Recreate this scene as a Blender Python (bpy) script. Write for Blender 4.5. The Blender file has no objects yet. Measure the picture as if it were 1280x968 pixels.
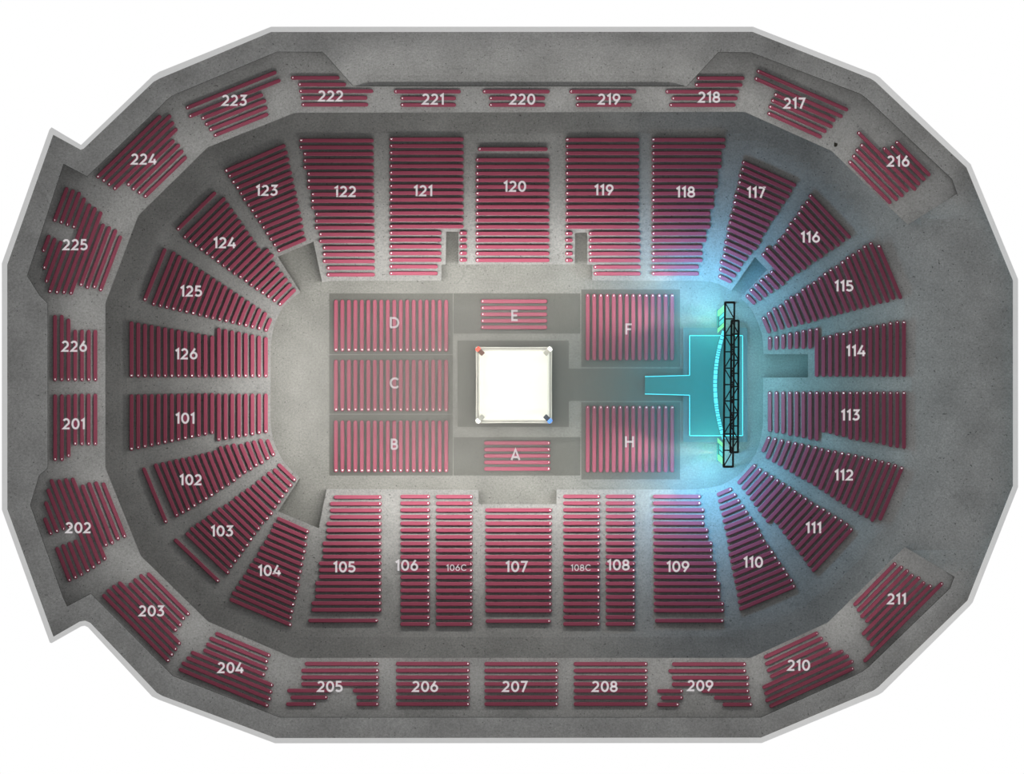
import bpy, bmesh, math, random
from mathutils import Vector, geometry
random.seed(7)
SKY_ZENITH = .27; TIER_W = 8; HAZE_STAGE = .034; HAZE_RING = .07
S = 0.0625                                   # metres per plan unit (the ring canvas is about 6 m wide)
def X(x): return (x-640)*S
def Y(y): return (484-y)*S

# ------------------------------------------------------------------ camera, world, lights
sc = bpy.context.scene
cd = bpy.data.cameras.new('camera'); cam = bpy.data.objects.new('camera', cd); sc.collection.objects.link(cam)
cd.type = 'ORTHO'; cd.ortho_scale = 1280*S; cd.clip_end = 300
cam.location = (0, 0, 80); sc.camera = cam
sc.view_settings.view_transform = 'Standard'; sc.view_settings.look = 'None'
sc.view_settings.exposure = 0; sc.view_settings.gamma = 1; sc.view_settings.use_curve_mapping = False
w = bpy.data.worlds.new('world'); sc.world = w; w.use_nodes = True
# hazy sky: white at and below the horizon, dimmer towards the zenith
_t = w.node_tree; _bg = _t.nodes['Background']; _bg.inputs[1].default_value = 1.0
_tc = _t.nodes.new('ShaderNodeTexCoord'); _sx = _t.nodes.new('ShaderNodeSeparateXYZ'); _t.links.new(_tc.outputs['Generated'], _sx.inputs[0])
_mx = _t.nodes.new('ShaderNodeMath'); _mx.operation = 'MAXIMUM'; _mx.inputs[1].default_value = 0.0; _t.links.new(_sx.outputs['Z'], _mx.inputs[0])
_pw = _t.nodes.new('ShaderNodeMath'); _pw.operation = 'POWER'; _pw.inputs[1].default_value = 1.2; _t.links.new(_mx.outputs[0], _pw.inputs[0])
_mr = _t.nodes.new('ShaderNodeMapRange'); _mr.inputs['To Min'].default_value = 1.0; _mr.inputs['To Max'].default_value = SKY_ZENITH; _t.links.new(_pw.outputs[0], _mr.inputs['Value'])
_cc = _t.nodes.new('ShaderNodeCombineColor'); [_t.links.new(_mr.outputs[0], _cc.inputs[k]) for k in range(3)]
_t.links.new(_cc.outputs[0], _bg.inputs[0])

def area(name, px, py, z, sx, sy, power, col, spread=180, aim=None):
    l = bpy.data.lights.new(name, 'AREA'); l.shape = 'RECTANGLE'; l.size = sx; l.size_y = sy
    l.energy = power; l.color = col; l.spread = math.radians(spread)
    o = bpy.data.objects.new(name, l); sc.collection.objects.link(o); o.location = (X(px), Y(py), z)
    if aim:
        d = Vector((X(aim[0]), Y(aim[1]), aim[2])) - o.location
        o.rotation_euler = d.to_track_quat('-Z', 'Y').to_euler()
    return o
def spot(name, px, py, z, aim, power, col, ang, blend=1.0, r=0.0):
    l = bpy.data.lights.new(name, 'SPOT'); l.energy = power; l.color = col
    l.spot_size = math.radians(ang); l.spot_blend = blend; l.shadow_soft_size = r
    o = bpy.data.objects.new(name, l); sc.collection.objects.link(o); o.location = (X(px), Y(py), z)
    d = Vector((X(aim[0]), Y(aim[1]), aim[2])) - o.location
    o.rotation_euler = d.to_track_quat('-Z', 'Y').to_euler()
    return o
WARM = (1, .97, .86); NEUT = (1, .98, .93); COOL = (.30, .80, .95); CYAN = (.05, .75, 1.0); BLUE = (.15, .58, 1.0)
# unseen area lamps added to brighten the bowl's front rows, floor and ring
area('fill_light_north', 620, 362, 7.5, 25, 1.5, 2500, NEUT, 160, (620, 318, 1))
area('fill_light_south', 620, 598, 7.5, 25, 1.5, 2500, NEUT, 160, (620, 646, 1))
area('fill_light_west', 375, 482, 7.5, 13, 1.5, 1300, NEUT, 160, (335, 482, 1))
area('fill_light_ring', 643, 481, 10, 7, 7, 900, WARM)
area('fill_light_floor', 500, 481, 9, 8, 9, 900, WARM)
area('stage_light_north', 880, 375, 6.0, 5, 2, 1250, BLUE, 150, (895, 345, 0))
area('stage_light_south', 880, 590, 6.0, 5, 2, 1250, BLUE, 150, (895, 620, 0))
area('stage_light_east', 936, 482, 6.0, 9, 1, 850, COOL, 180, (1000, 482, 0))
area('stage_wash_cyan', 880, 482, 6.0, 2, 7, 300, CYAN)
area('ramp_wash_cyan', 820, 482, 6.0, 3, 2, 180, CYAN)
spot('beam_north_low', 893, 400, 4.5, (775, 396, 0), 5200, (1, .96, .82), 26)
spot('beam_north_high', 893, 392, 5.0, (800, 335, 0), 2800, (.95, 1, .8), 26)
spot('beam_south_low', 893, 566, 4.5, (775, 560, 0), 5200, (1, .96, .82), 26)
spot('beam_south_high', 893, 572, 5.0, (800, 632, 0), 2800, (.95, 1, .8), 26)

# added fill lamps without fixtures, brightening the upper tier from its front edge
_TF = [(1134,281,1039,188),(1039,188,930,140),(930,140,650,141),(650,141,368,141),(368,141,259,184),(259,184,173,270),(173,270,132,379),(132,379,132,585),(132,585,176,695),
       (176,695,260,777),(260,777,367,823),(367,823,650,823),(650,823,938,823),(938,823,1034,779),(1034,779,1131,684)]
for _x0, _y0, _x1, _y1 in _TF:
    _l = math.hypot(_x1-_x0, _y1-_y0); _mx, _my = (_x0+_x1)/2, (_y0+_y1)/2; _nx, _ny = (_y1-_y0)/_l, -(_x1-_x0)/_l
    if (_mx-640)*_nx+(_my-482)*_ny < 0: _nx, _ny = -_nx, -_ny
    _zt = 8.4-4.9*min(1, max(0, (_mx-942)/258))
    _o = area('tier_fill', _mx-8*_nx, _my-8*_ny, _zt+3.8, _l*S, .4, TIER_W*_l*S, NEUT, 110, (_mx+30*_nx, _my+30*_ny, _zt))

# ------------------------------------------------------------------ materials
def nt(m):
    m.use_nodes = True; t = m.node_tree; return t, t.nodes['Principled BSDF']
def plain(name, col, rough=.7, metal=0, emit=None, es=0):
    m = bpy.data.materials.new(name); t, b = nt(m)
    n = t.nodes.new('ShaderNodeTexNoise'); n.inputs['Scale'].default_value = 3
    tc = t.nodes.new('ShaderNodeTexCoord'); t.links.new(tc.outputs['Object'], n.inputs['Vector'])
    r = t.nodes.new('ShaderNodeMixRGB'); r.blend_type = 'MIX'
    r.inputs[1].default_value = (*[c*.96 for c in col], 1); r.inputs[2].default_value = (*[min(1, c*1.04) for c in col], 1)
    t.links.new(n.outputs['Fac'], r.inputs[0]); t.links.new(r.outputs[0], b.inputs['Base Color'])
    b.inputs['Roughness'].default_value = rough; b.inputs['Metallic'].default_value = metal
    b.inputs['Specular IOR Level'].default_value = .15
    if emit:
        b.inputs['Emission Color'].default_value = (*emit, 1); b.inputs['Emission Strength'].default_value = es
    return m
def concrete(name, a, tint=(1, 1, .985), grain=.28, stain=.16, pits=.55, scale=1.0, a_east=None):
    m = bpy.data.materials.new(name); t, b = nt(m); N = t.nodes; L = t.links
    geo = N.new('ShaderNodeNewGeometry')
    def noise(sc_, det, rough=.6):
        n = N.new('ShaderNodeTexNoise'); n.inputs['Scale'].default_value = sc_; n.inputs['Detail'].default_value = det
        n.inputs['Roughness'].default_value = rough; L.new(geo.outputs['Position'], n.inputs['Vector']); return n.outputs['Fac']
    def ramp(inp, p0, v0, p1, v1):
        r = N.new('ShaderNodeMapRange'); r.inputs['From Min'].default_value = p0; r.inputs['From Max'].default_value = p1
        r.inputs['To Min'].default_value = v0; r.inputs['To Max'].default_value = v1; L.new(inp, r.inputs['Value']); return r.outputs['Result']
    def mul(a_, b_):
        q = N.new('ShaderNodeMath'); q.operation = 'MULTIPLY'
        for i, v in enumerate((a_, b_)):
            if isinstance(v, float): q.inputs[i].default_value = v
            else: L.new(v, q.inputs[i])
        return q.outputs[0]
    g = ramp(noise(7.0*scale, 5, .75), .3, 1-grain, .7, 1+grain)
    s = ramp(noise(.28, 4), .3, 1-stain, .7, 1+stain)
    sp = ramp(noise(5.5*scale, 1, .5), .70, 1.0, .75, 1-pits)
    v = N.new('ShaderNodeTexVoronoi'); v.feature = 'DISTANCE_TO_EDGE'; v.inputs['Scale'].default_value = .05
    wn = N.new('ShaderNodeTexNoise'); wn.inputs['Scale'].default_value = .35; wn.inputs['Detail'].default_value = 5
    L.new(geo.outputs['Position'], wn.inputs['Vector'])
    mx = N.new('ShaderNodeMixRGB'); mx.inputs[0].default_value = .9; mx.blend_type = 'ADD'
    sc3 = N.new('ShaderNodeVectorMath'); sc3.operation = 'SCALE'; sc3.inputs['Scale'].default_value = 3.0; L.new(wn.outputs['Color'], sc3.inputs[0])
    L.new(geo.outputs['Position'], mx.inputs[1]); L.new(sc3.outputs[0], mx.inputs[2]); L.new(mx.outputs[0], v.inputs['Vector'])
    cr = ramp(v.outputs['Distance'], .0, .80, .0016, 1.0)
    al = float(a)
    if a_east:                                        # bowl albedo carries tier shade; painted paler eastward to meet the concourse
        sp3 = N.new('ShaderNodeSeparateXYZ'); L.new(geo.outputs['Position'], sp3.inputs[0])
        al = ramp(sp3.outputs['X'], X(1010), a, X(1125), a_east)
    k = mul(mul(mul(g, s), mul(sp, cr)), al)
    cb = N.new('ShaderNodeCombineColor')
    for i in range(3): L.new(mul(k, float(tint[i])), cb.inputs[i])
    L.new(cb.outputs[0], b.inputs['Base Color']); b.inputs['Roughness'].default_value = .9
    b.inputs['Specular IOR Level'].default_value = .1
    return m
M = {
 'court': concrete('court_concrete', .15, (1, .995, .94)),
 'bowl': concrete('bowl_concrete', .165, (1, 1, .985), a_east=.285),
 'tier': concrete('tier_concrete', .25),
 'conc': concrete('concourse_concrete', .285),
 'mat': concrete('floor_mat_grey', .082, (1, 1, .92), .10, .08, .15),
 'ringmat': plain('ring_mat_grey', (.085, .085, .078), .8),
 'base': plain('stage_base_grey', (.08, .11, .12), .7),
 'deck': plain('stage_deck_teal', (.035, .12, .118), .55),
 'rim': plain('rim_white', (.97, .97, .96), .8),
 'seat': plain('seat_crimson', (.20, .041, .070), .55),
 'canvas': plain('ring_canvas', (.72, .72, .66), .9),
 'apron': plain('ring_apron', (.06, .06, .055), .9),
 'rope': plain('ring_rope', (.6, .6, .56), .5),
 'white': plain('pad_white', (.85, .85, .83), .5),
 'grey': plain('pad_grey', (.40, .40, .37), .5),
 'red': plain('pad_red', (.90, .09, .06), .5),
 'darkred': plain('pad_dark_red', (.16, .06, .045), .5),
 'blue': plain('pad_blue', (.10, .27, .9), .5),
 'darkblue': plain('pad_dark_blue', (.025, .035, .06), .5),
 'truss': plain('truss_black', (.012, .010, .010), .5),
 'edge': plain('led_edge_cyan', (.05, .3, .35), .5, 0, (.12, .75, .85), .8),
 'led': plain('led_panel_cyan', (.02, .08, .1), .5, 0, (.14, .85, 1.0), 1.05),
 'ledframe': plain('led_frame_blue', (.01, .05, .08), .5, 0, (.02, .35, .6), .35),
 'green': plain('screen_green', (.015, .05, .02), .5, 0, (.24, 1.0, .42), .9),
 'cyan': plain('screen_cyan', (.01, .04, .04), .5, 0, (.12, .82, .68), .85),
 'slate': plain('screen_slate', (.01, .03, .04), .5, 0, (.04, .18, .25), .5),
 'letter': plain('letter_white', (.8, .8, .8), .5, 0, (1, .95, .96), .75),  # row letters are given a glow of their own; no lamps
 'tier_line': plain('tier_line_dark', (.045, .045, .043), .9),
 'stain': plain('floor_stain', (.02, .018, .014), .95),
}
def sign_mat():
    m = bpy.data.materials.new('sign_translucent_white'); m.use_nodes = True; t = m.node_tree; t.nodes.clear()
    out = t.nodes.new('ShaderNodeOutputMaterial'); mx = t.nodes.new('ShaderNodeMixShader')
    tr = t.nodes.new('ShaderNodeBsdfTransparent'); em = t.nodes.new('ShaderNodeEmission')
    em.inputs[0].default_value = (.93, .88, .90, 1); em.inputs[1].default_value = .80; mx.inputs[0].default_value = .78  # numbers glow by themselves to stay bright over shaded seats; not lit signs
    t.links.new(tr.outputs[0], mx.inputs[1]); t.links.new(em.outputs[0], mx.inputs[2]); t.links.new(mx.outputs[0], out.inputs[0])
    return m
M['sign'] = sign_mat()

# ------------------------------------------------------------------ helpers
C = sc.collection
def obj(name, me, mat, parent=None):
    o = bpy.data.objects.new(name, me); C.objects.link(o)
    if mat is not None and not me.materials: me.materials.append(mat)
    if parent is not None: o.parent = parent
    return o
def mesh(name, vs, fs, smooth=False):
    me = bpy.data.meshes.new(name); me.from_pydata(vs, [], fs); me.update()
    if smooth:
        for p in me.polygons: p.use_smooth = True
    return me
def tag(o, label, cat, group=None):
    o['label'] = label; o['category'] = cat
    if group: o['group'] = group
    return o
def thing(name, label, cat, loc=(0, 0, 0), group=None):
    o = bpy.data.objects.new(name, None); C.objects.link(o); o.location = loc
    o.empty_display_size = .3
    return tag(o, label, cat, group)
def structure(o): o['kind'] = 'structure'; return o
def box(x0, y0, x1, y1, z0, z1, off=(0, 0, 0)):      # plan-unit corners
    a, b, c, d = X(x0)-off[0], X(x1)-off[0], Y(y1)-off[1], Y(y0)-off[1]; z0 -= off[2]; z1 -= off[2]
    vs = [(a, c, z0), (b, c, z0), (b, d, z0), (a, d, z0), (a, c, z1), (b, c, z1), (b, d, z1), (a, d, z1)]
    return vs, [(0, 3, 2, 1), (4, 5, 6, 7), (0, 1, 5, 4), (1, 2, 6, 5), (2, 3, 7, 6), (3, 0, 4, 7)]
def bevel(me, w_, seg=2):
    bm = bmesh.new(); bm.from_mesh(me)
    bmesh.ops.bevel(bm, geom=list(bm.edges), offset=w_, segments=seg, affect='EDGES', profile=.6)
    bm.to_mesh(me); bm.free(); me.update(); return me
def prism(pts, z0, z1, off=(0, 0, 0)):               # plan-unit polygon extruded
    P = [(X(x)-off[0], Y(y)-off[1]) for x, y in pts]
    if sum(P[i][0]*P[(i+1) % len(P)][1]-P[(i+1) % len(P)][0]*P[i][1] for i in range(len(P))) < 0: P = P[::-1]
    n = len(P); vs = [(x, y, z0-off[2]) for x, y in P]+[(x, y, z1-off[2]) for x, y in P]
    fs = [tuple(range(n))[::-1], tuple(range(n, 2*n))]+[(i, (i+1) % n, n+(i+1) % n, n+i) for i in range(n)]
    return vs, fs
class MB:
    def __init__(s): s.v = []; s.f = []
    def add(s, vf):
        k = len(s.v); s.v += list(vf[0]); s.f += [tuple(i+k for i in q) for q in vf[1]]; return s
def bar(p, q, w_, h=None):                            # square bar between two world points
    p, q = Vector(p), Vector(q); d = (q-p).normalized(); h = h or w_
    u = d.cross(Vector((0, 0, 1)))
    if u.length < 1e-4: u = Vector((1, 0, 0))
    u.normalize(); v = u.cross(d).normalized()
    vs = []
    for c in (p, q):
        for a, b in ((-1, -1), (1, -1), (1, 1), (-1, 1)): vs.append(tuple(c+u*a*w_/2+v*b*h/2))
    return vs, [(0, 3, 2, 1), (4, 5, 6, 7), (0, 1, 5, 4), (1, 2, 6, 5), (2, 3, 7, 6), (3, 0, 4, 7)]
def tube(pts, r, n=8):
    vs, fs = [], []; pts = [Vector(p) for p in pts]
    for i, p in enumerate(pts):
        d = (pts[min(i+1, len(pts)-1)]-pts[max(i-1, 0)]).normalized()
        u = d.cross(Vector((0, 0, 1)))
        if u.length < 1e-4: u = Vector((1, 0, 0))
        u.normalize(); v = u.cross(d)
        for k in range(n):
            a = 2*math.pi*k/n; vs.append(tuple(p+u*math.cos(a)*r+v*math.sin(a)*r))
    for i in range(len(pts)-1):
        for k in range(n): fs.append((i*n+k, i*n+(k+1) % n, (i+1)*n+(k+1) % n, (i+1)*n+k))
    fs.append(tuple(range(n))[::-1]); fs.append(tuple(range((len(pts)-1)*n, len(pts)*n)))
    return vs, fs

# ------------------------------------------------------------------ outlines of the building, in plan units
COURT = [(405,612.2),(598.1,612.8),(598.1,630.5),(695.6,630.5),(695.8,612.4),(869.7,612.2),(880,611),(890,609.4),(900.3,607.2),
 (912,601.5),(923.8,593.9),(932,585.5),(939.4,576),(944.6,567),(948.8,557.2),(952.3,540),(953.9,530),(954,472.3),(1010,472),
 (1010,443),(954.4,442.8),(953.6,430),(951.5,415.3),(947.2,402.8),(940.5,389.5),(933.5,379.8),(925.3,372.3),(958.9,337.3),(943.6,321.6),
 (914.1,363.8),(907.5,359.5),(900.3,356),(889.4,352.5),(880,351.4),(869.7,351.1),(740.3,350.9),(740.3,330.8),(734.2,330.8),(734,291.8),(733.2,291),
 (719.4,291),(718.8,291.8),(718.4,330.7),(573.1,330.7),(573,290.6),(572.2,289.8),(558.4,289.8),(557.7,290.6),(557.2,330.8),(551.7,330.8),(551.7,351),(411.6,351.3),
 (402.7,353),(391.9,302.3),(346.9,321),(375.6,365.6),(368,371),(359,378.5),(351.9,386.9),(346.5,397.5),(342.5,408.8),(339.8,420),(338.4,432),(338.3,530),
 (339.8,541),(342,551.5),(345.6,561),(350.3,570),(356.5,580),(365,589),(374.8,597.5),(347.5,639.7),(398.5,660.6),(408.3,611.7)]
COURT = COURT[1:]
TIER_IN = [(1134.5,281),(1039.5,188.6),(930.6,139.8),(368.6,141),(259.4,184.3),(172.8,269.7),(131.7,379),(131.6,585),(176,695.2),
 (260,777.3),(366.9,822.8),(938.3,822.8),(1034.5,778.7),(1131,684)]
TIER_OUT = [(1193,721),(1188,735.5),(1086,834),(1078,840),(1068,845),(951,897.4),(350,897.4),(216.3,845.6),(113.7,742.5),(84,758.4),(79,748),(37.6,631.5),
 (48.8,594.6),(59.6,585),(59.5,379.5),(49.7,370),(33.8,345),(79.4,204.9),(109,220.5),(200,133.4),(207,126),(215.6,119.4),(346,64.7),(403,65),(407,68.5),(441.6,107.5),
 (858.3,107.7),(898,65),(938.8,65.5),(1076,117.5),(1086,125.5),(1190,223.8),(1196.6,242.2)]
EAST = [(1138,684-40),(1146,590),(1150,540),(1151,482),(1150,430),(1146,370),(1140,320)]   # seam between bowl and east concourse, south to north
WALL_OUT = [(338.8,33.4),(941.3,33.4),(1094,93),(1100,97),(1213.5,205.5),(1272.6,349.3),(1272.6,609.2),(1215.8,753.5),(1212,758),(1103,866),(1097,869.5),(952.1,929.3),
 (343.8,929.6),(199,875.3),(190,871),(110,784.5),(106,782.6),(101.5,783.4),(64.5,804.3),(62.2,803.5),(2.3,637.5),(2.3,329.4),(61.8,162),(64.5,159.2),(101.3,181.2),(190.5,95),(199,89.8)]
WALL_IN = [(338.9,40),(940.5,39.8),(1088,98.2),(1094,102),(1208,209.5),(1266.1,350.8),(1266.1,607.3),(1209.2,751),(1098,859),(1092,863.5),(951,922.5),
 (344.7,923),(203,870.3),(196,866.3),(113,779),(106.5,776.2),(99.5,777.4),(66.8,796.3),(9.2,636.9),(9.1,331),(66.5,168.5),(100.8,187.3),(104.5,186),(192,102.3),(200,98)]

def sst(v, a, b):
    t = min(1, max(0, (v-a)/(b-a))); return t*t*(3-2*t)
def dist_court(x, y):                                 # distance outside the rounded court outline, plan units
    cx, cy, hx, hy, r = 646, 482, 307, 131, 92
    dx, dy = abs(x-cx)-(hx-r), abs(y-cy)-(hy-r)
    return math.hypot(max(dx, 0), max(dy, 0))+min(max(dx, dy), 0)-r
ZLOW = 2.6
def z_bowl(x, y):
    d = dist_court(x, y); return 0.9+(ZLOW-0.9)*min(1, max(0, d)/185)
ZTIER = 8.4
def z_tier(x, y): return ZTIER-4.9*min(1, max(0, (x-942)/258))    # both ends of the tier run down to the east concourse
def z_conc(x, y):
    za = 10.2-7.6*min(1, max(0, (x-942)/300)); zb = 10.2-7.6*min(1, max(0, (x-942)/188)); m = sst(abs(y-482), 203, 243)
    base = za*m+zb*(1-m)
    # the bay between the two wings of the north tier lies a little lower than the tier
    n = sst(x, 380, 470)*(1-sst(x, 830, 920))*(1-sst(y, 100, 200))*sst(y, 30, 100)
    return base*(1-n)+(ZTIER-.4)*n
def inside(pt, poly):
    x, y = pt; c = False; n = len(poly)
    for i in range(n):
        x0, y0 = poly[i]; x1, y1 = poly[i-1]
        if (y0 > y) != (y1 > y) and x < (x1-x0)*(y-y0)/(y1-y0)+x0: c = not c
    return c
def near(pt, poly, r):
    p = Vector(pt)
    for i in range(len(poly)):
        a, b = Vector(poly[i-1]), Vector(poly[i]); d = b-a
        t = max(0, min(1, (p-a).dot(d)/max(d.length_squared, 1e-9)))
        if (a+d*t-p).length < r: return True
    return False
def densify(poly, step):
    out = []
    for i in range(len(poly)):
        a, b = poly[i], poly[(i+1) % len(poly)]; n = max(1, int(math.hypot(b[0]-a[0], b[1]-a[1])/step))
        for k in range(n): out.append((a[0]+(b[0]-a[0])*k/n, a[1]+(b[1]-a[1])*k/n))
    return out
def deck(name, outer, hole, zf, zb, mat, step=9):
    o_ = densify(outer, step); h_ = densify(hole, step) if hole else []
    pts = [Vector(p) for p in o_+h_]; n0, n1 = len(o_), len(h_)
    edges = [(i, (i+1) % n0) for i in range(n0)]+[(n0+i, n0+(i+1) % n1) for i in range(n1)]
    xs = [p[0] for p in outer]; ys = [p[1] for p in outer]
    y = min(ys)
    while y < max(ys):
        x = min(xs)
        while x < max(xs):
            if inside((x, y), outer) and not (hole and inside((x, y), hole)) and not near((x, y), outer, step*.5) and not (hole and near((x, y), hole, step*.5)):
                pts.append(Vector((x, y)))
            x += step
        y += step
    v2, e2, f2, _, _, _ = geometry.delaunay_2d_cdt(pts, edges, [], 0, 1e-5)
    vs = [(X(p.x), Y(p.y), zf(p.x, p.y)) for p in v2]; fs = []
    for f in f2:
        cx = sum(v2[i].x for i in f)/len(f); cy = sum(v2[i].y for i in f)/len(f)
        if not inside((cx, cy), outer) or (hole and inside((cx, cy), hole)): continue
        a, b, c = [Vector(vs[i]) for i in f[:3]]
        fs.append(tuple(f) if (b-a).cross(c-a).z > 0 else tuple(f[::-1]))
    for loop in ([o_] if not hole else [o_, h_]):
        k = len(vs); n = len(loop)
        for (x, y) in loop: vs.append((X(x), Y(y), zf(x, y))); vs.append((X(x), Y(y), zb))
        for i in range(n):
            j = (i+1) % n; fs.append((k+2*i, k+2*i+1, k+2*j+1, k+2*j))
    return structure(obj(name, mesh(name, vs, fs), mat))

# ------------------------------------------------------------------ structure
vs, fs = prism([(330,270),(1020,270),(1020,670),(330,670)], -.4, 0)
structure(obj('floor', mesh('floor', vs, fs), M['court']))
BOWL_OUT = TIER_IN+EAST
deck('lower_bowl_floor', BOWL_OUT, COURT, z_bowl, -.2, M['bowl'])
deck('upper_tier_floor', TIER_IN+TIER_OUT, None, z_tier, 0, M['tier'])
CONC_HOLE = TIER_OUT+EAST[::-1][0:0]+[TIER_IN[0]]+EAST[::-1]+[TIER_IN[-1]]
deck('concourse_floor', WALL_IN, CONC_HOLE, z_conc, 0, M['conc'])
def ring_wall(name, a, b, z0, rise, mat):
    a, b = densify(a, 15), densify(b, 15)
    zt = lambda x, y: z_conc(x, y)+rise
    pts = [Vector(p) for p in a+b]; n, m = len(a), len(b)
    edges = [(i, (i+1) % n) for i in range(n)]+[(n+i, n+(i+1) % m) for i in range(m)]
    v2, _, f2, _, _, _ = geometry.delaunay_2d_cdt(pts, edges, [], 0, 1e-5)
    vs = [(X(p.x), Y(p.y), zt(p.x, p.y)) for p in v2]; fs = []
    for f in f2:
        cx = sum(v2[i].x for i in f)/3; cy = sum(v2[i].y for i in f)/3
        if inside((cx, cy), a) and not inside((cx, cy), b):
            p, q, r = [Vector(vs[i]) for i in f[:3]]
            fs.append(tuple(f) if (q-p).cross(r-p).z > 0 else tuple(f[::-1]))
    for loop in (a, b):
        k = len(vs); n = len(loop)
        for (x, y) in loop: vs += [(X(x), Y(y), zt(x, y)), (X(x), Y(y), z0)]
        for i in range(n):
            j = (i+1) % n; fs.append((k+2*i, k+2*i+1, k+2*j+1, k+2*j))
    return structure(obj(name, mesh(name, vs, fs), mat))
ring_wall('wall_outer', WALL_OUT, WALL_IN, 0, .9, M['rim'])

# thin dark strip added to strengthen the line between upper tier and concourse
_mb = MB()
_tj = [p for p in densify(TIER_OUT, 6) if not (p[0] > 1192 and 243 < p[1] < 720.5)]
for _a, _b in zip(_tj, _tj[1:]):
    if math.hypot(_a[0]-_b[0], _a[1]-_b[1]) > 12: continue
    _mb.add(bar((X(_a[0]), Y(_a[1]), z_tier(*_a)+.03), (X(_b[0]), Y(_b[1]), z_tier(*_b)+.03), .05, .06))
structure(obj('trim_1', mesh('trim_1', _mb.v, _mb.f), M['tier_line']))

# ------------------------------------------------------------------ stroke lettering
def arc(cx, cy, rx, ry, a0, a1, n=14):
    return [(cx+rx*math.cos(math.radians(a0+(a1-a0)*i/n)), cy+ry*math.sin(math.radians(a0+(a1-a0)*i/n))) for i in range(n+1)]
# centre lines in a box of height 1 (stroke centres from .08 to .92), with advance width
GL = {
 '0': ([arc(.36, .5, .28, .42, 90, 450, 28)], .72),
 '1': ([[(.04, .76), (.27, .92), (.27, 0)]], .40),
 '2': ([arc(.31, .66, .245, .26, 155, -38, 14)+[(.07, .08), (.62, .08)]], .68),
 '3': ([[(.08, .92), (.54, .92), (.30, .585)]+arc(.30, .335, .26, .25, 88, -90, 12)+arc(.30, .335, .30, .255, -92, -148, 5)], .66),
 '4': ([[(.44, .98), (.07, .26), (.70, .26)], [(.52, .52), (.52, 0)]], .74),
 '5': ([[(.54, .92), (.14, .92), (.11, .56), (.30, .575)]+arc(.30, .325, .27, .245, 86, -90, 12)+arc(.30, .325, .30, .245, -92, -146, 5)], .66),
 '6': ([[(.47, .98), (.16, .52)]+arc(.345, .345, .265, .265, 145, 505, 26)], .70),
 '7': ([[(.04, .92), (.56, .92), (.20, 0)]], .62),
 '8': ([arc(.33, .705, .215, .215, -90, 270, 24), arc(.33, .29, .265, .215, 90, 450, 26)], .68),
 '9': ([[(.22, .02), (.53, .48)]+arc(.345, .655, .265, .265, -35, 325, 26)], .70),
 'A': ([[(.02, 0), (.38, .96), (.74, 0)], [(.14, .27), (.62, .27)]], .78),
 'B': ([[(.09, .08), (.09, .92), (.32, .92)]+arc(.34, .715, .19, .205, 90, -90, 10)+[(.09, .51)], [(.30, .51)]+arc(.37, .295, .21, .215, 90, -90, 10)+[(.09, .08)]], .66),
 'C': ([arc(.47, .5, .40, .42, 42, 318, 22)], .84),
 'D': ([[(.09, .08), (.09, .92), (.34, .92)]+arc(.38, .5, .40, .42, 90, -90, 18)+[(.05, .08)]], .84),
 'E': ([[(.58, .92), (.09, .92), (.09, .08), (.58, .08)], [(.09, .5), (.53, .5)]], .64),
 'F': ([[(.58, .92), (.09, .92), (.09, 0)], [(.09, .48), (.53, .48)]], .62),
 'H': ([[(.09, 0), (.09, 1)], [(.73, 0), (.73, 1)], [(.09, .5), (.73, .5)]], .84),
}
def ribbon(pts, w_):
    P = [Vector((p[0], p[1])) for p in pts]; Q = [P[0]]
    for p in P[1:]:
        if (p-Q[-1]).length > 1e-4: Q.append(p)
    P = Q; closed = (P[0]-P[-1]).length < .01 and len(P) > 5
    if closed: P = P[:-1]
    n = len(P); vs = []
    for i in range(n):
        a = P[i-1] if (i or closed) else None; b = P[(i+1) % n] if (i < n-1 or closed) else None
        d0 = (P[i]-a).normalized() if a is not None else (b-P[i]).normalized()
        d1 = (b-P[i]).normalized() if b is not None else d0
        n0 = Vector((-d0.y, d0.x)); n1 = Vector((-d1.y, d1.x)); m = (n0+n1)
        m = m.normalized() if m.length > .1 else n0
        k = 1/max(.45, m.dot(n0)); vs += [tuple(P[i]+m*k*w_/2), tuple(P[i]-m*k*w_/2)]
    fs = [(2*i+1, 2*((i+1) % n)+1, 2*((i+1) % n), 2*i) for i in range(n if closed else n-1)]
    return vs, fs
def text_mesh(s, h, w_=.18):
    V, F = [], []; x = 0; gap = .12
    for ch in s:
        st, adv = GL[ch]
        for k, line in enumerate(st):
            vs, fs = ribbon(line, w_); q = len(V)
            V += [((p[0]+x)*h, p[1]*h, 0.0006*k) for p in vs]; F += [tuple(i+q for i in f) for f in fs]
        x += adv+gap
    W = (x-gap)*h
    V = [(v[0]-W/2, v[1]-h/2, v[2]) for v in V]
    return mesh('number_sign', V, F)
# small row letters come from the built-in font, one mesh per character shared by every copy
_lc = {}
def row_char(s):
    if s not in _lc:
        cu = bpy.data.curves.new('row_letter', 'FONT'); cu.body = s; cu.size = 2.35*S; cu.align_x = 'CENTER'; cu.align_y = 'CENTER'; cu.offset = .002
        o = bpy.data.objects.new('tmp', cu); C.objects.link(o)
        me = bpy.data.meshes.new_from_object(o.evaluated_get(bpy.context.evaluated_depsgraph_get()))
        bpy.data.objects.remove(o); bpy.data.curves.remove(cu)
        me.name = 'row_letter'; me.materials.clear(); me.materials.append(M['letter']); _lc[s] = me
    return _lc[s]

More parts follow.
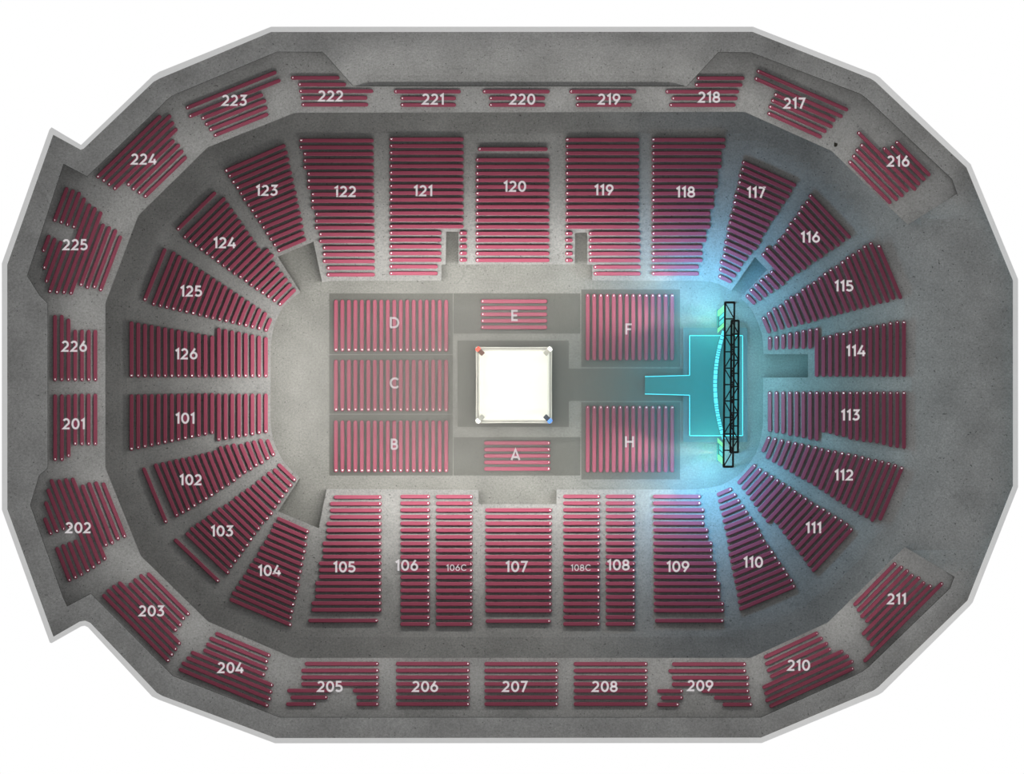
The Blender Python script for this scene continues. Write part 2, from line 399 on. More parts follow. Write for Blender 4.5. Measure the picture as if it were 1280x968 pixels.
# ------------------------------------------------------------------ seat rows
RW = 4.9/2                                           # half width of a row, plan units
SH = .27
def row_mesh(L, dz, w_=RW*S, h=SH):
    """capsule of cap-centre length L along local x, its ends dz apart in height; rounded shoulders"""
    def loop(r, z):
        out = []
        for k in range(7):
            a = math.radians(-90+30*k); out.append((L/2+r*math.cos(a), r*math.sin(a), z))
        for k in range(7):
            a = math.radians(90+30*k); out.append((-L/2+r*math.cos(a), r*math.sin(a), z))
        return out
    ls = [loop(w_*.96, -.12), loop(w_, h*.75), loop(w_*.93, h*.93), loop(w_*.78, h)]
    vs = [(x, y, z+dz*max(-.5, min(.5, x/max(L, .01)))) for l in ls for x, y, z in l]; n = 14; fs = []
    for i in range(3):
        for k in range(n): fs.append((i*n+k, i*n+(k+1) % n, (i+1)*n+(k+1) % n, (i+1)*n+k))
    fs.append(tuple(range(3*n, 4*n))); fs.append(tuple(range(n))[::-1])
    return mesh('seat_row', vs, fs)
AL = 'ABCDEFGHJKLMNPQRSTUVWXYZ'
def run(n, a, b):
    return [tuple(p+(q-p)*i/max(1, n-1) for p, q in zip(a, b)) for i in range(n)]
def seq(k0, n, down=True):
    s = [AL[k0+i] for i in range(n)]; return s[::-1] if down else s

def block(name, tx, ty, org, sc_, rows, letters, zf, where, group, small=False, mat_poly=None, mz=0.0):
    """rows: (x0,y0,x1,y1) cap centres in enlarged coordinates about org; the first end carries the row letter"""
    R = [(org[0]+a/sc_, org[1]+b/sc_, org[0]+c/sc_, org[1]+d/sc_) for a, b, c, d in rows]
    cx, cy = tx, ty; z0 = zf(cx, cy); loc = Vector((X(cx), Y(cy), z0))
    t = thing('seating_block', f"crimson seating block signed {name}, {len(R)} seat rows{where}", 'seating block', loc, group)
    if mat_poly:
        x0, y0, x1, y1 = mat_poly
        obj('floor_mat', mesh('floor_mat', *box(x0, y0, x1, y1, 0.0, mz, loc)), M['mat'], t)
    top = z0
    for (x0, y0, x1, y1), ch in zip(R, letters):
        za, zb = zf(x0, y0), zf(x1, y1); L = math.hypot(x1-x0, y1-y0)*S; top = max(top, za, zb)
        o = obj('seat_row', row_mesh(L, zb-za), M['seat'], t)
        o.location = Vector(((X(x0)+X(x1))/2, (Y(y0)+Y(y1))/2, (za+zb)/2))-loc
        o.rotation_euler = (0, 0, math.atan2(Y(y1)-Y(y0), X(x1)-X(x0)))
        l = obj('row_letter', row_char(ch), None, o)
        wl = Vector((X(x0)+.1*S, Y(y0)+.1*S, za+SH+.012))
        l.location = (wl-(loc+o.location)); a = o.rotation_euler.z
        v = l.location; l.location = Vector((v.x*math.cos(a)+v.y*math.sin(a), -v.x*math.sin(a)+v.y*math.cos(a), v.z)); l.rotation_euler = (0, 0, -a)
    h = (8.4 if small else 13.8)*S
    # the number lies on the seat tops, tilted with the rake
    e = 14; gx = (zf(cx+e, cy)-zf(cx-e, cy))/(2*e*S); gy = (zf(cx, cy-e)-zf(cx, cy+e))/(2*e*S)
    me = text_mesh(name, h, .135 if small else .18)
    for v in me.vertices: v.co.z += gx*v.co.x+gy*v.co.y
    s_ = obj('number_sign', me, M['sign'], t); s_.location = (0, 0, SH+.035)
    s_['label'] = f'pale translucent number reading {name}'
    return t
UP = 'seating blocks on the upper tier'; LO = 'seating blocks of the lower bowl'; FL = 'seating blocks on the arena floor'
def U(name, tx, ty, org, rows, letters=None, s=6.4, where=' on the upper tier', **k):
    letters = letters or seq(0, len(rows)); return block(name, tx, ty, org, s, rows, letters, z_tier, where, UP, **k)
def B(name, tx, ty, org, rows, letters=None, s=6.4, where=' in the lower bowl', **k):
    letters = letters or seq(0, len(rows)); return block(name, tx, ty, org, s, rows, letters, z_bowl, where, LO, **k)
A_ = lambda n: seq(0, n, False)

# upper tier, clockwise from the north-west
U('223', 293, 125.5, (200, 60), [(221,478,918,197),(244,545,950,262),(345,562,810,377),(373,610,836,424),(407,653,845,480),(443,698,852,534)])
U('222', 413.5, 120, (360, 70), [(38,175,397,175),(95,229,450,229),(103,282,667,282),(116,336,620,336),(122,390,627,390)])
U('221', 541.5, 124, (360, 70), [(862,285,1367,285),(914,339,1329,339),(914,392,1329,392)])
U('220', 653, 124, (540, 70), [(420,285,927,285),(471,339,890,339),(471,392,890,392)])
U('219', 761.5, 124, (690, 70), [(154,285,660,285),(205,339,623,339),(205,392,623,392)])
U('218', 886.5, 121.5, (820, 60), [(340,242,693,242),(325,296,677,296),(90,350,650,350),(138,404,638,404),(120,457,622,457)])
U('217', 993, 129, (820, 60), [(820,187,1523,493),(802,247,1480,546),(958,375,1421,578),(935,422,1400,628),(914,472,1350,666),(905,526,1313,710)])
U('216', 1123, 201.5, (1020, 130), [(648,309,902,565),(611,348,862,602),(547,360,820,638),(343,234,789,680),(366,332,726,693),(330,371,687,732),(303,420,642,762),(273,468,590,787)])
U('211', 1121, 749, (1020, 680), [(629,163,313,484),(680,190,342,530),(727,219,369,580),(767,255,408,617),(821,275,380,720),(860,316,418,760),(912,340,447,806),(1003,322,393,935)], A_(8))
U('210', 998.5, 832, (900, 770), [(772,142,365,330),(808,183,375,384),(850,224,389,437),(875,270,415,485),(973,287,353,572),(1018,325,370,622),(1053,368,377,678),(1057,425,410,722)], A_(8))
U('209', 875.5, 857.5, (780, 780), [(962,324,399,324),(962,378,370,378),(987,432,397,432),(987,485,397,485),(987,539,634,539),(1000,593,734,593),(1013,647,804,647),
   (458,539,281,539),(458,593,310,593),(427,647,280,647)], A_(7)+['E', 'F', 'G'])
U('208', 756, 858.5, (590, 780), run(7, (1390,322,828,322), (1390,644,828,644)), A_(7))
U('207', 643.5, 858.5, (590, 780), run(7, (675,322,114,322), (675,644,114,644)), A_(7))
U('206', 531.5, 858.5, (350, 800), run(7, (1503,193,942,193), (1503,516,942,516)), A_(7))
U('205', 412.5, 858.5, (350, 800), [(776,193,213,193),(776,247,184,247),(776,301,184,301),(776,355,184,355),(776,408,597,408),(776,462,626,462),(776,516,626,516),
   (397,408,72,408),(367,462,99,462),(273,516,63,516)], A_(7)+['E', 'F', 'G'])
U('204', 288.5, 835, (200, 770), [(870,317,457,145),(851,365,411,184),(848,422,383,230),(828,472,361,278),(893,555,262,297),(885,610,226,340),(875,665,187,382),(855,718,165,432)], A_(8))
U('203', 189.5, 764, (110, 690), [(640,870,128,353),(670,823,164,313),(700,780,208,280),(730,733,255,252),(700,625,340,262),(737,585,378,226),(762,533,425,194),(800,497,485,181)])
U('202', 98, 660, (30, 590), [(214,492,169,381),(264,474,176,252),(317,455,194,150),(365,440,221,74),(364,866,265,617),(412,845,313,595),(459,820,363,577),(510,790,412,558),
   (556,762,281,76),(600,727,336,67),(645,695,391,62),(656,585,470,117),(705,567,521,98),(752,533,577,92),(804,514,637,101)], list('LKJHLKJHGFEDCBA'))
U('201', 92.5, 530, (30, 460), [(249,732,249,227),(303,732,303,227),(357,702,357,227),(410,607,410,222),(464,607,464,222),(517,607,517,222),(571,607,571,222)])
U('226', 93, 433, (40, 380), [(184,605,184,103),(238,605,238,103),(292,605,292,133),(346,605,346,222),(400,605,400,222),(454,605,454,222),(507,605,507,222)])
U('225', 94, 306, (20, 190), [(310,545,405,297),(363,562,455,315),(412,580,505,334),(463,600,545,380),(221,788,262,678),(228,926,309,703),(245,1032,358,726),(272,1115,404,755),
   (328,1122,587,428),(384,1124,631,457),(440,1130,677,491),(521,1062,696,589),(571,1082,746,610),(628,1079,795,634),(678,1102,834,685)], list('LKJHLKJHGFEDCBA'))
U('224', 180, 199, (100, 120), [(180,808,795,210),(238,845,895,205),(292,885,925,272),(349,925,957,338),(485,885,930,455),(535,930,983,497),(595,966,1017,556),(654,1002,1050,620)], s=8)

# lower bowl, from the north-west clockwise
def rowsH(ys, l, r): return [(l, y, r, y) for y in ys]
B('123', 333.5, 238, (200, 190), [(531,150,990,-47),(560,193,1008,6),(588,241,1020,60),(622,286,1028,115),(650,332,1042,168),(677,380,1055,222),(710,425,1064,275),(741,469,1080,327),(770,515,1087,381),
   (800,559,1099,434),(830,605,1112,488),(860,652,1126,541),(890,697,1133,596),(919,743,1140,650),(952,788,1155,700)])
ty = [677,731,784,838,891,944]; by = [102,156,211,264,318,371,425,479,532,586,640,693,747,801,855]
yy = ty+[y+896 for y in by]
lx = [105,105,136,136,136,167,167,167,199,199,199,230,230,230,261,261,292,292,292,323,323]
B('122', 431.5, 239.5, (360, 70), [(l, y, 671+i*.5, y) for i, (l, y) in enumerate(zip(lx, yy))])
y1 = [667+53.65*i for i in range(21)]
r1 = [(826, y, 1391, y) for y in y1[:14]]+[(826, y, 1213, y) for y in y1[14:19]]+[(826, y, 1183, y) for y in y1[19:]]
B('121', 529, 238.5, (360, 70), r1+[(1386, y, 1418, y) for y in y1[14:19]], seq(0, 21)+list('GFEDC'))
B('120', 643.5, 233, (540, 70), [(382,746,911,746),(363,832,925,832),(363,886,925,886)]+run(14, (363,940,925,940), (363,1635,925,1635)), seq(2, 17))
y9 = [671+53.6*i for i in range(21)]
B('119', 755, 237.5, (690, 70), [(122, y, 684, y) for y in y9[:14]]+[(308, y, 693, y) for y in y9[14:19]]+[(347, y, 695, y) for y in y9[19:]]+[(120, y, 151, y) for y in y9[14:19]],
  seq(0, 21)+list('GFEDC'))
r8 = [1372]*2+[1342]*3+[1313]*3+[1283]*3+[1253]*3+[1221]*2+[1191]*3+[1162]*2
B('118', 857, 240, (690, 70), [(811, y, r, y) for y, r in zip(y9, r8)])
l117 = [(210,50),(194,104),(192,160),(175,212),(168,270),(162,322),(139,372),(133,430),(128,486)]
r117 = [(541,25),(511,70),(489,118),(455,164),(440,215),(408,260),(367,300),(332,345),(296,389),(275,437),(241,480),(208,525)]
L7 = [(445,86),(438,138),(418,190),(412,245),(402,297),(382,350),(374,404),(367,461),(347,511)]+[(x+128, y+512) for x, y in l117[1-0:]]
L7 = [(445,86),(438,138),(418,190),(412,245),(402,299),(382,351),(374,405),(367,461),(347,512),(338,565),(322,616),(320,672),(303,724),(296,781),(290,834),(268,885),(261,942),(256,998)]
R7 = [(850,265),(818,310),(796,358),(762,403),(729,446),(707,495),(672,538),(639,583),(617,631),(583,676),(567,727),(537,773),(495,812),(460,857),(425,901),(403,949),(369,992),(336,1037)]
B('117', 945, 240.5, (860, 190), [a+b for a, b in zip(L7, R7)])
L6 = [(851,-158),(825,-108),(785,-70),(761,-20),(728,27),(692,66),(667,114),(635,165),(598,202),(569,250),(503,266),(474,310),(541,452),(499,487),(457,520),(415,557),(378,596),(347,642)]
R6 = [(1160,168),(1112,196),(1072,233),(1025,260),(978,288),(937,325),(889,352),(842,382),(803,418),(755,445),(704,473),(663,507),(628,545),(583,577),(536,605),(490,636),(447,666),(399,696)]
B('116', 1013, 296.5, (880, 270), [a+b for a, b in zip(L6, R6)])
L5 = [(1015,118),(950,96),(900,121),(856,156),(808,186),(765,211),(722,246),(675,284),(628,310),(584,340),(540,376),(496,411),(449,437),(405,466),(361,505),(313,529),(271,560),(226,598),(177,619),(132,655),(91,693)]
R5 = [(1186,523),(1130,530),(1083,552),(1027,562),(974,575),(924,592),(870,603),(818,618),(765,632),(712,645),(660,658),(609,673),(555,685),(504,703),(453,718),(399,729),(346,745),(294,755),(239,768),(185,785),(135,797)]
B('115', 1055, 357.5, (940, 290), [a+b for a, b in zip(L5, R5)])
xe = [141+53.7*i for i in range(21)]
t4 = [341,334,322,309,300,287,277,269,341,328,311,308,293,278,266,256,246,235,223,214,214]
b4 = [420,418,413,413,411,411,410]+[634]*14
B('114', 1070, 438.5, (940, 370), [(x, t, x, b) for x, t, b in zip(xe, t4, b4)], A_(21))
b3 = [433,443,450,465,473,483,497,505,440,450,465,475,495,503,515,520,527,540,555,563,570]
B('113', 1063, 519, (940, 470), [(x, 139, x, b) for x, b in zip(xe, b3)], A_(21))
T2 = [(133,499),(183,508),(237,521),(291,531),(345,543),(398,553),(452,566),(507,577),(558,590),(611,603),(664,610),(720,623),(772,631),(827,643),(882,656),(932,670),(988,680),(1041,692),(1092,706),(1144,721),(1197,741)]
Q2 = [(90,597),(124,650),(172,680),(218,705),(265,735),(313,762),(358,790),(405,815),(453,840),(500,868),(545,898),(592,927),(638,956),(683,987),(730,1013),(775,1044),(823,1069),(869,1100),(915,1124),(962,1154),(1026,1143)]
B('112', 1055, 594, (940, 470), [a+b for a, b in zip(T2, Q2)], A_(21))
T1 = [(402,273),(445,304),(493,333),(540,361),(585,391),(631,419),(681,448),(725,481),(769,512),(813,539),(858,572),(906,600),(955,625),(1000,656),(1049,686),(1095,712),(1141,744),(1176,784)]
Q1 = [(281,405),(314,448),(348,490),(380,535),(411,580),(443,625),(477,668),(510,713),(576,719),(611,760),(642,805),(677,848),(709,890),(744,932),(777,975),(810,1020),(841,1064),(875,1107)]
B('111', 1017, 660, (880, 540), [a+b for a, b in zip(T1, Q1)], A_(18))
T0 = [(337,-52),(373,-8),(402,38),(435,83),(464,129),(495,176),(529,221),(556,266),(579,315),(604,362),(637,406),(669,452),(695,498),(729,541),(763,586),(789,633),(825,678),(845,727)]
Q0 = [(244,-12),(255,42),(265,95),(282,148),(291,202),(302,255),(317,308),(326,362),(332,418),(339,472),(351,525),(362,579),(372,634),(385,687),(397,740),(405,795),(413,850),(423,904)]
B('110', 941.5, 703, (860, 620), [a+b for a, b in zip(T0, Q0)], A_(18))
ys = [134+53.65*i for i in range(18)]+[1128]
rr = [1178]*2+[1206]*3+[1237]*2+[1270]*3+[1300]*3+[1332]*3+[1362]*2+[1360]; ll = [822+i*.4 for i in range(18)]+[838]
B('109', 847.5, 708.5, (690, 600), [(r, y, l, y) for r, l, y in zip(rr, ll, ys)], A_(19))
y8 = [134+53.7*i for i in range(20)]
B('108', 773, 706.5, (690, 600), [(652, y, 443, y) for y in y8], A_(20))
B('108C', 726, 710, (690, 600), [(370, y, 104, y) for y in y8], A_(20), small=True)
B('107', 645.5, 708.5, (540, 600), run(16, (944,243,440,243), (944,1048,440,1048))+[(936,1131,444,1131)], seq(2, 17, False))
y6 = [136+53.7*i for i in range(20)]
B('106C', 570.5, 710, (540, 600), [(311, y, 45, y) for y in y6], A_(20), small=True)
B('106', 508.5, 707, (370, 600), [(1057, y-1, 849, y-1) for y in y6], A_(20))
y5 = [139+53.1*i for i in range(18)]+[1127]
l5 = [316]+[286]*3+[257]*3+[227]*3+[197]*3+[168]*3+[138]*2+[113]
B('105', 430.5, 709, (370, 600), [(670 if i < 18 else 643, y, l, y) for i, (y, l) in enumerate(zip(y5, l5))], A_(19))
L4 = [(885,120),(855,167),(836,214),(810,261),(783,307),(750,353),(729,401),(700,447),(668,490),(645,538),(614,583),(583,628),(555,673),(525,716),(507,768)]
R4 = [(1115,222),(1101,270),(1099,327),(1089,382),(1078,435),(1067,487),(1057,543),(1043,594),(1041,650),(1026,704),(1013,755),(1000,807),(989,862),(979,913),(976,968)]
B('104', 337, 713.5, (210, 630), [b+a for a, b in zip(L4, R4)], A_(15))
L3 = [(254,869),(347,818),(383,777),(428,745),(473,717),(517,684),(560,651),(603,619),(654,593),(700,565),(738,528),(785,496),(828,467),(874,437),(914,402),(958,368),(1000,334),(1047,307),(1083,268)]
R3 = [(590,1191),(670,1126),(696,1077),(729,1034),(762,992),(790,948),(825,906),(855,860),(883,816),(917,773),(946,728),(984,693),(1018,653),(1048,602),(1080,560),(1108,515),(1140,472),(1172,428),(1202,383)]
B('103', 277.5, 664, (180, 540), [b+a for a, b in zip(L3, R3)])
L2 = [(1,300),(95,268),(150,258),(203,246),(257,234),(308,223),(362,213),(413,200),(466,188),(518,174),(571,161),(613,130),(666,118),(719,108),(777,110),(828,93),(881,84),(933,71),(991,75)]
R2 = [(174,718),(262,668),(310,643),(357,618),(403,589),(449,559),(496,533),(541,505),(583,475),(628,447),(674,418),(720,388),(765,352),(807,322),(854,295),(898,266),(944,244),(990,210),(1034,181)]
B('102', 238.5, 600, (180, 540), [b+a for a, b in zip(L2, R2)])
xw = [92+53.75*i for i in range(21)]
B('101', 231.5, 523, (150, 470), [(x, (585-11.1*i if i < 13 else 508-9.1*(i-13)), x, (163-i*.9 if i < 13 else 157)) for i, x in enumerate(xw)])
B('126', 233, 442.5, (150, 360), [(x, 703, x, (283+9.5*i if i < 13 else 334+10.6*(i-13))) for i, x in enumerate(xw)])
B('125', 239, 364, (180, 290), [(8,540,165,145)]+run(17, (77,578,238,172), (922,771,970,657))+[(976,785,1010,704)])
B('124', 281, 303.5, (180, 290), [(274,-24,563,-307)]+run(10, (328,42,638,-262), (725,332,918,142))+[(772,360,988,148),(818,392,1024,190)]+run(6, (859,425,1037,253), (1089,578,1200,468)))

# arena floor
MZ = .03
def F(name, tx, ty, org, rows, nums, mp, where):
    block(name, tx, ty, org, 6.4, rows, nums, lambda x, y: MZ, where, FL, mat_poly=mp, mz=MZ)
xd = [127+51.9*i for i in range(18)]; nd = [str(18-i) for i in range(18)]
F('D', 493, 403.5, (400, 350), [(x, 560, x, 174) for x in xd], nd, (411.6, 367, 566, 442.9), ' on a grey mat, north-west of the ring')
F('C', 493, 479, (400, 350), [(x, 1038, x, 654) for x in xd], nd, (411.6, 444.1, 566, 517.4), ' on a grey mat, west of the ring')
F('B', 493, 555.5, (400, 470), [(x, 758, x, 372) for x in xd], nd, (411.6, 518.6, 566, 594.7), ' on a grey mat, south-west of the ring')
F('E', 643.5, 394.5, (560, 350), [(277, y, 779, y) for y in (172, 224, 276, 328, 380)], list('54321'), (567, 367, 725.3, 417.2), ' on a grey mat, north of the ring')
F('A', 644.5, 568.5, (560, 470), [(804, y, 303, y) for y in (538, 590, 641, 693, 745)], list('12345'), (567, 546.8, 725.3, 594.7), ' on a grey mat, south of the ring')
xf = [222+52*i for i in range(14)]; nf = [str(i+1) for i in range(14)]
F('F', 786, 411.5, (700, 350), [(x, 127, x, 630) for x in xf], nf, (726.6, 362, 850, 458.9), ' on a grey mat, north of the ramp')
F('H', 787, 552.5, (700, 470), [(x, 254, x, 758) for x in xf], nf, (726.6, 503.1, 850, 599.5), ' on a grey mat, south of the ramp')

# ------------------------------------------------------------------ ring mat, walkway and stage
rm = obj('ring_mat', mesh('ring_mat', *prism([(572,426),(711,426),(711,461),(853.6,461),(853.6,501.5),(711,501.5),(711,534),(572,534)], 0, .04)), M['ringmat'])
tag(rm, 'smooth dark grey mat under the ring, running east as a walkway to the stage', 'mat')

bz = .5
st = thing('stage', 'teal T-shaped stage with glowing cyan edges on a dark base', 'stage', (X(895), Y(482), 0))
off = (X(895), Y(482), 0)
obj('stage_base', mesh('stage_base', *prism([(853.8,409.8),(934.4,409.8),(934.4,552.7),(853.8,552.7)], 0, bz, off)), M['base'], st)
DK = [(806.2,471),(862,469.5),(862,419.7),(928.3,419.7),(928.3,544.8),(862,544.8),(862,494.2),(806.2,492.7)]
dz = .95
obj('stage_deck', mesh('stage_deck', *prism(DK, .041, dz, off)), M['deck'], st)
mb = MB(); ow = Vector(off)
for a, b in zip(DK, DK[1:]):
    mb.add(bar(Vector((X(a[0]), Y(a[1]), dz))-ow, Vector((X(b[0]), Y(b[1]), dz))-ow, .065, .08))
e_ = obj('led_edge', mesh('led_edge', mb.v, mb.f), M['edge'], st); e_['label'] = 'glowing cyan light strip'

# curved LED wall
lw = thing('video_screen', 'bright cyan curved video screen across the stage', 'video screen', (X(893), Y(482), dz))
off = Vector((X(893), Y(482), dz))
def arcx(y): k = (y-481.5)/68.0; return 891.4+11.2*k*k
R0 = 5.0/2
ycur = 413.6; heights = []
pat = [6.4,4.6,6.2,6.2,2.4,3.0,3.0,3.8,5.6,4.0,4.0,5.8,6.8,4.6,5.4,5.4,7.6,7.4,3.6,2.4,3.8,2.4,4.2,2.4,3.4,3.8,2.6,4.4,5.4,6.4]
k_ = (549.5-413.6)/sum(pat)
for h in pat:
    h *= k_; a, b = ycur+.42, ycur+h-.42; ycur += h
    pa, pb = Vector((X(arcx(a)+R0), Y(a), 0)), Vector((X(arcx(b)+R0), Y(b), 0)); d = (pb-pa).normalized(); n = Vector((-d.y, d.x, 0))*R0*S*.9
    q = [pa-n, pb-n, pb+n, pa+n]
    vs = [tuple(p-Vector((off.x, off.y, 0))+Vector((0, 0, .1))) for p in q]+[tuple(p-Vector((off.x, off.y, 0))+Vector((0, 0, 4.2))) for p in q]
    fs = [(0,3,2,1),(4,5,6,7),(0,1,5,4),(1,2,6,5),(2,3,7,6),(3,0,4,7)]
    me = mesh('led_panel', vs, fs); bm = bmesh.new(); bm.from_mesh(me); bmesh.ops.recalc_face_normals(bm, faces=bm.faces); bm.to_mesh(me); bm.free()
    obj('led_panel', me, M['led'], lw)
mb = MB()
ysamp = [413.6+i*4.53 for i in range(31)]
for a, b in zip(ysamp, ysamp[1:]):
    mb.add(bar(Vector((X(arcx(a)+R0+.4), Y(a), dz+2.05))-off, Vector((X(arcx(b)+R0+.4), Y(b), dz+2.05))-off, .22, 4.1))
obj('back_frame', mesh('back_frame', mb.v, mb.f), M['ledframe'], lw)

# side screens: leaning panels with green and cyan bands
def wing(south):
    xr = 903.3 if south else 905.4
    fy = (lambda y: 964-y) if south else (lambda y: y)
    base = Vector((X(900), Y(fy(400)), 0)); zl, zh = 2.6, 5.0
    t = thing('side_screen', ('green and cyan side screen at the southern end of the truss' if south else 'green and cyan side screen at the northern end of the truss'),
              'video screen', base, 'side screens beside the stage')
    def quad(name, pts, lift, mat, th=.06):
        P = []
        for x, y in pts:
            if x > xr: y -= (x-xr)*-.88; x = xr
            z = zl+(x-896.9)/(905.4-896.9)*(zh-zl)+lift
            P.append(Vector((X(x), Y(fy(y)), z))-base)
        vs = [tuple(p) for p in P]+[tuple(p-Vector((0, 0, th))) for p in P]; n = len(P)
        fs = [tuple(range(n)), tuple(range(n, 2*n))[::-1]]+[(i, n+i, n+(i+1) % n, (i+1) % n) for i in range(n)]
        me = mesh(name, vs, fs); bm = bmesh.new(); bm.from_mesh(me); bmesh.ops.recalc_face_normals(bm, faces=bm.faces); bm.to_mesh(me); bm.free()
        return obj(name, me, mat, t)
    quad('screen_panel', [(896.9,388.8),(905.4,381.2),(905.4,408.2),(896.9,416.6)], 0, M['green'], .12)['label'] = 'glowing green panel'
    s = lambda q: [(840+x/10.633, 360+y/10.633) for x, y in q]
    quad('screen_band', s([(606,378),(628,375),(692,318),(692,458),(606,542)]), .02, M['slate'])['label'] = 'dark slate band'
    quad('screen_band', s([(628,384),(692,326),(692,374),(628,432)]), .05, M['cyan'])['label'] = 'cyan band'
    quad('screen_band', s([(628,452),(692,394),(692,455),(628,508)]), .05, M['cyan'])['label'] = 'cyan band'
    mb = MB(); x = X(896.4)
    a, b = Y(fy(387.5)), Y(fy(409.0))
    mb.add(bar(Vector((x, a, 2.55))-base, Vector((x, b, 2.55))-base, .07))
    for q in (a, b): mb.add(bar(Vector((x, q, 0))-base, Vector((x, q, 2.6))-base, .07))
    obj('support_frame', mesh('support_frame', mb.v, mb.f), M['slate'], t)
    l = bpy.data.lights.new('side_screen_glow', 'AREA'); l.shape = 'RECTANGLE'; l.size = 1.2; l.size_y = 2.0; l.energy = 130; l.color = (.2, 1, .25)
    lo = bpy.data.objects.new('side_screen_glow', l); C.objects.link(lo); lo.parent = t
    p = Vector((X(893), Y(fy(399)), 3.2)); lo.location = p-base; lo.rotation_euler = Vector((-.25, 0, -1)).to_track_quat('-Z', 'Y').to_euler()
wing(False); wing(True)

# lighting trusses
def truss(name_lbl, xa0, xb0, xa1, xb1, y0, y1, zt, dep, nb, flip, grp='trusses over the stage'):
    base = Vector((X((xa0+xb0)/2), Y((y0+y1)/2), 0)); t = thing('lighting_truss', name_lbl, 'truss', base, grp)
    cw = .155
    def P(side, k, z):
        f = k/nb; x = (xa0+(xa1-xa0)*f) if side == 0 else (xb0+(xb1-xb0)*f)
        return Vector((X(x), Y(y0+(y1-y0)*f), z))-base
    for side in (0, 1):
        for z in (zt, zt-dep):
            obj('chord', mesh('chord', *bar(P(side, 0, z), P(side, nb, z), cw)), M['truss'], t)
    for k in range(nb+1):
        mb = MB()
        w_ = .17 if k in (0, nb) else .11
        for z in (zt, zt-dep): mb.add(bar(P(0, k, z), P(1, k, z), w_))
        for s_ in (0, 1): mb.add(bar(P(s_, k, zt), P(s_, k, zt-dep), .06))
        obj('cross_bar', mesh('cross_bar', mb.v, mb.f), M['truss'], t)
    for k in range(nb):
        up = (k+flip) % 2 == 0
        mb = MB(); z = zt
        a, b = (P(0, k, z), P(1, k+1, z)) if up else (P(1, k, z), P(0, k+1, z)); mb.add(bar(a, b, .095))
        for s_ in (0, 1):
            a, b = (P(s_, k, zt), P(s_, k+1, zt-dep)) if up else (P(s_, k, zt-dep), P(s_, k+1, zt)); mb.add(bar(a, b, .05))
        obj('diagonal_brace', mesh('diagonal_brace', mb.v, mb.f), M['truss'], t)
    for k in (0, nb):
        for s_ in (0, 1):
            p = P(s_, k, zt-dep); obj('tower_leg', mesh('tower_leg', *bar(p, Vector((p.x, p.y, 0)), .12)), M['truss'], t)
truss('long black lattice truss over the stage, the western and higher of two', 906.3, 918.0, 904.4, 916.2, 378.3, 583.7, 8.6, .8, 10, 0)
truss('shorter black lattice truss over the stage, the eastern and lower of two', 914.4, 923.4, 912.9, 922.4, 401.2, 565.6, 7.2, .8, 10, 0)

# ------------------------------------------------------------------ boxing ring
rc = Vector((X(642.4), Y(481.5), .04)); rt = thing('boxing_ring', 'square boxing ring with white canvas, white ropes and red, blue and white corners', 'boxing ring', rc)
me = mesh('apron', *box(595.2, 434.6, 689.6, 528.6, .04, 1.1, rc)); obj('apron', me, M['apron'], rt)
me = bevel(mesh('canvas', *box(598.8, 438.2, 686.6, 525.4, 1.1, 1.2, rc)), .04); obj('canvas', me, M['canvas'], rt)
for i, (ins, z) in enumerate(((4.9, 1.55), (3.5, 1.85), (1.9, 2.15), (.4, 2.45))):
    a, b, c, d = 594.6+ins, 690.2-ins, 433.8+ins, 529.4-ins; sag = .5
    pts = []
    cs = [(a, c), (b, c), (b, d), (a, d)]
    for k in range(4):
        p, q = cs[k], cs[(k+1) % 4]; nx, ny = (q[1]-p[1]), -(q[0]-p[0]); ln = math.hypot(nx, ny)
        for j in range(8):
            f = j/8; g = 4*f*(1-f)*sag
            pts.append(Vector((X(p[0]+(q[0]-p[0])*f-nx/ln*g), Y(p[1]+(q[1]-p[1])*f-ny/ln*g), z-.02*4*f*(1-f)))-rc)
    pts.append(pts[0]); obj('rope', mesh('rope', *tube(pts, .026)), M['rope'], rt)
for (px, py, ix, iy, m0, m1, nm) in ((597.0, 436.1, 1, 1, 'red', 'darkred', 'red corner pad'), (687.9, 436.1, -1, 1, 'white', 'grey', 'white corner pad'),
                                    (597.0, 527.0, 1, -1, 'white', 'grey', 'white corner pad'), (687.9, 527.0, -1, -1, 'blue', 'darkblue', 'blue corner pad')):
    p0 = Vector((X(px), Y(py), .04))-rc; p1 = Vector((X(px), Y(py), 2.55))-rc
    obj('corner_post', mesh('corner_post', *tube([p0, p1], .07, 10)), M['grey'], rt)
    d = Vector((ix, -iy, 0)).normalized()
    lo = p1+d*(9.4*S); lo.z = 1.35-rc.z; hi = p1+d*(2.4*S); hi.z = 2.5-rc.z
    o = obj('corner_pad', bevel(mesh('corner_pad', *bar(lo, hi, .36, .12)), .03), M[m1], rt); o['label'] = nm
    a = p1-d*(1.6*S); b = p1+d*(2.9*S); a.z = b.z = 2.56-rc.z
    o = obj('post_cap', bevel(mesh('post_cap', *bar(a, b, .38, .10)), .04), M[m0], rt); o['label'] = nm.replace('pad', 'cap')

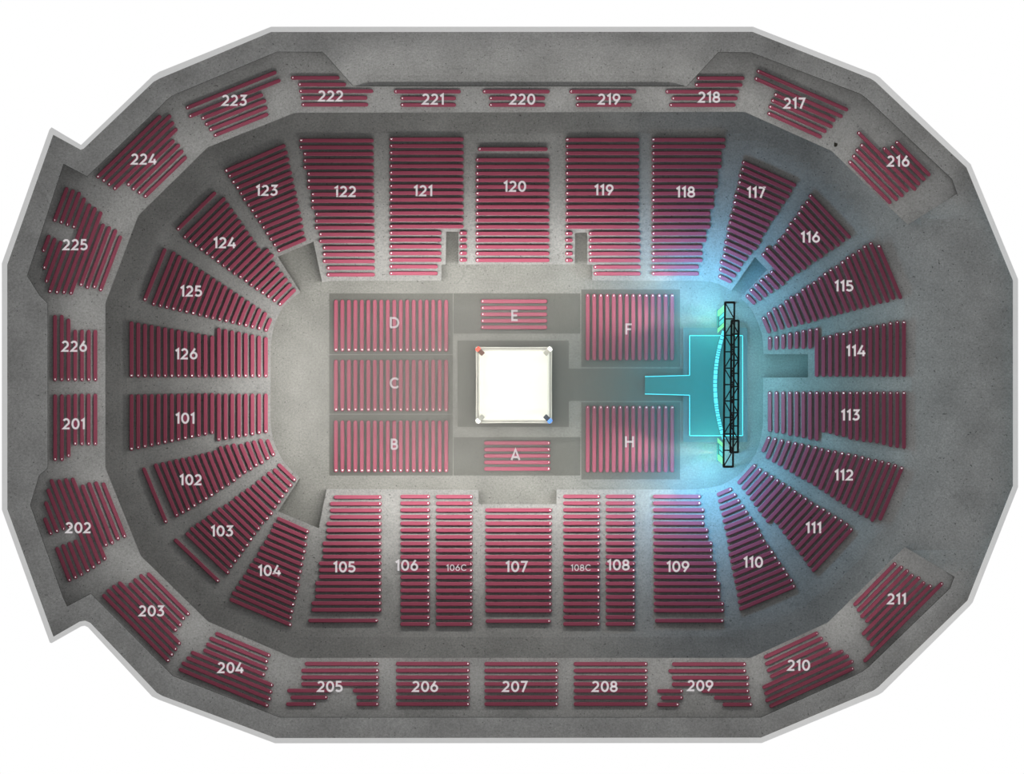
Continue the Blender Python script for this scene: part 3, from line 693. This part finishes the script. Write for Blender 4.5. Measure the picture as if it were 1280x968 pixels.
# dark blot on the upper tier
def blot(px, py, r, z, label):
    pts = [(px+r*(.7+.5*random.random())*math.cos(a*.5236), py+r*(.6+.5*random.random())*math.sin(a*.5236)) for a in range(12)]
    o = obj('floor_stain', mesh('floor_stain', *prism(pts, z, z+.006)), M['stain']); tag(o, label, 'stain'); return o
blot(1044, 181, 3.2, z_tier(1044, 181)+.02, 'small dark brown blot on the concrete between blocks 217 and 216')

# stage haze over the arena floor, thickest round the stage and thinning out to nothing towards the stands
hz = mesh('haze', *prism([(250,190),(1100,190),(1100,775),(250,775)], .06, 5.6))
hm = bpy.data.materials.new('haze'); hm.use_nodes = True; _n = hm.node_tree; _n.nodes.clear()
_o = _n.nodes.new('ShaderNodeOutputMaterial'); _v = _n.nodes.new('ShaderNodeVolumeScatter'); _v.inputs['Color'].default_value = (1, 1, 1, 1)
_n.links.new(_v.outputs[0], _o.inputs['Volume'])
_g = _n.nodes.new('ShaderNodeNewGeometry')
def _puff(cx, cy, rx, ry, dens):
    sub = _n.nodes.new('ShaderNodeVectorMath'); sub.operation = 'SUBTRACT'; sub.inputs[1].default_value = (X(cx), Y(cy), 1.5); _n.links.new(_g.outputs['Position'], sub.inputs[0])
    dv = _n.nodes.new('ShaderNodeVectorMath'); dv.operation = 'DIVIDE'; dv.inputs[1].default_value = (rx*S, ry*S, 4.5); _n.links.new(sub.outputs[0], dv.inputs[0])
    ln = _n.nodes.new('ShaderNodeVectorMath'); ln.operation = 'LENGTH'; _n.links.new(dv.outputs[0], ln.inputs[0])
    mr = _n.nodes.new('ShaderNodeMapRange'); mr.interpolation_type = 'SMOOTHSTEP'; mr.inputs['From Min'].default_value = 1.0; mr.inputs['From Max'].default_value = 0.0
    mr.inputs['To Min'].default_value = 0; mr.inputs['To Max'].default_value = dens; _n.links.new(ln.outputs['Value'], mr.inputs['Value']); return mr.outputs[0]
_a = _n.nodes.new('ShaderNodeMath'); _a.operation = 'ADD'
_n.links.new(_puff(850, 482, 225, 250, HAZE_STAGE), _a.inputs[0]); _n.links.new(_puff(560, 482, 290, 170, HAZE_RING), _a.inputs[1]); _n.links.new(_a.outputs[0], _v.inputs['Density'])
ho = obj('haze', hz, hm); ho['kind'] = 'stuff'; ho['label'] = 'thin stage haze hanging over the arena floor'; ho['category'] = 'haze'
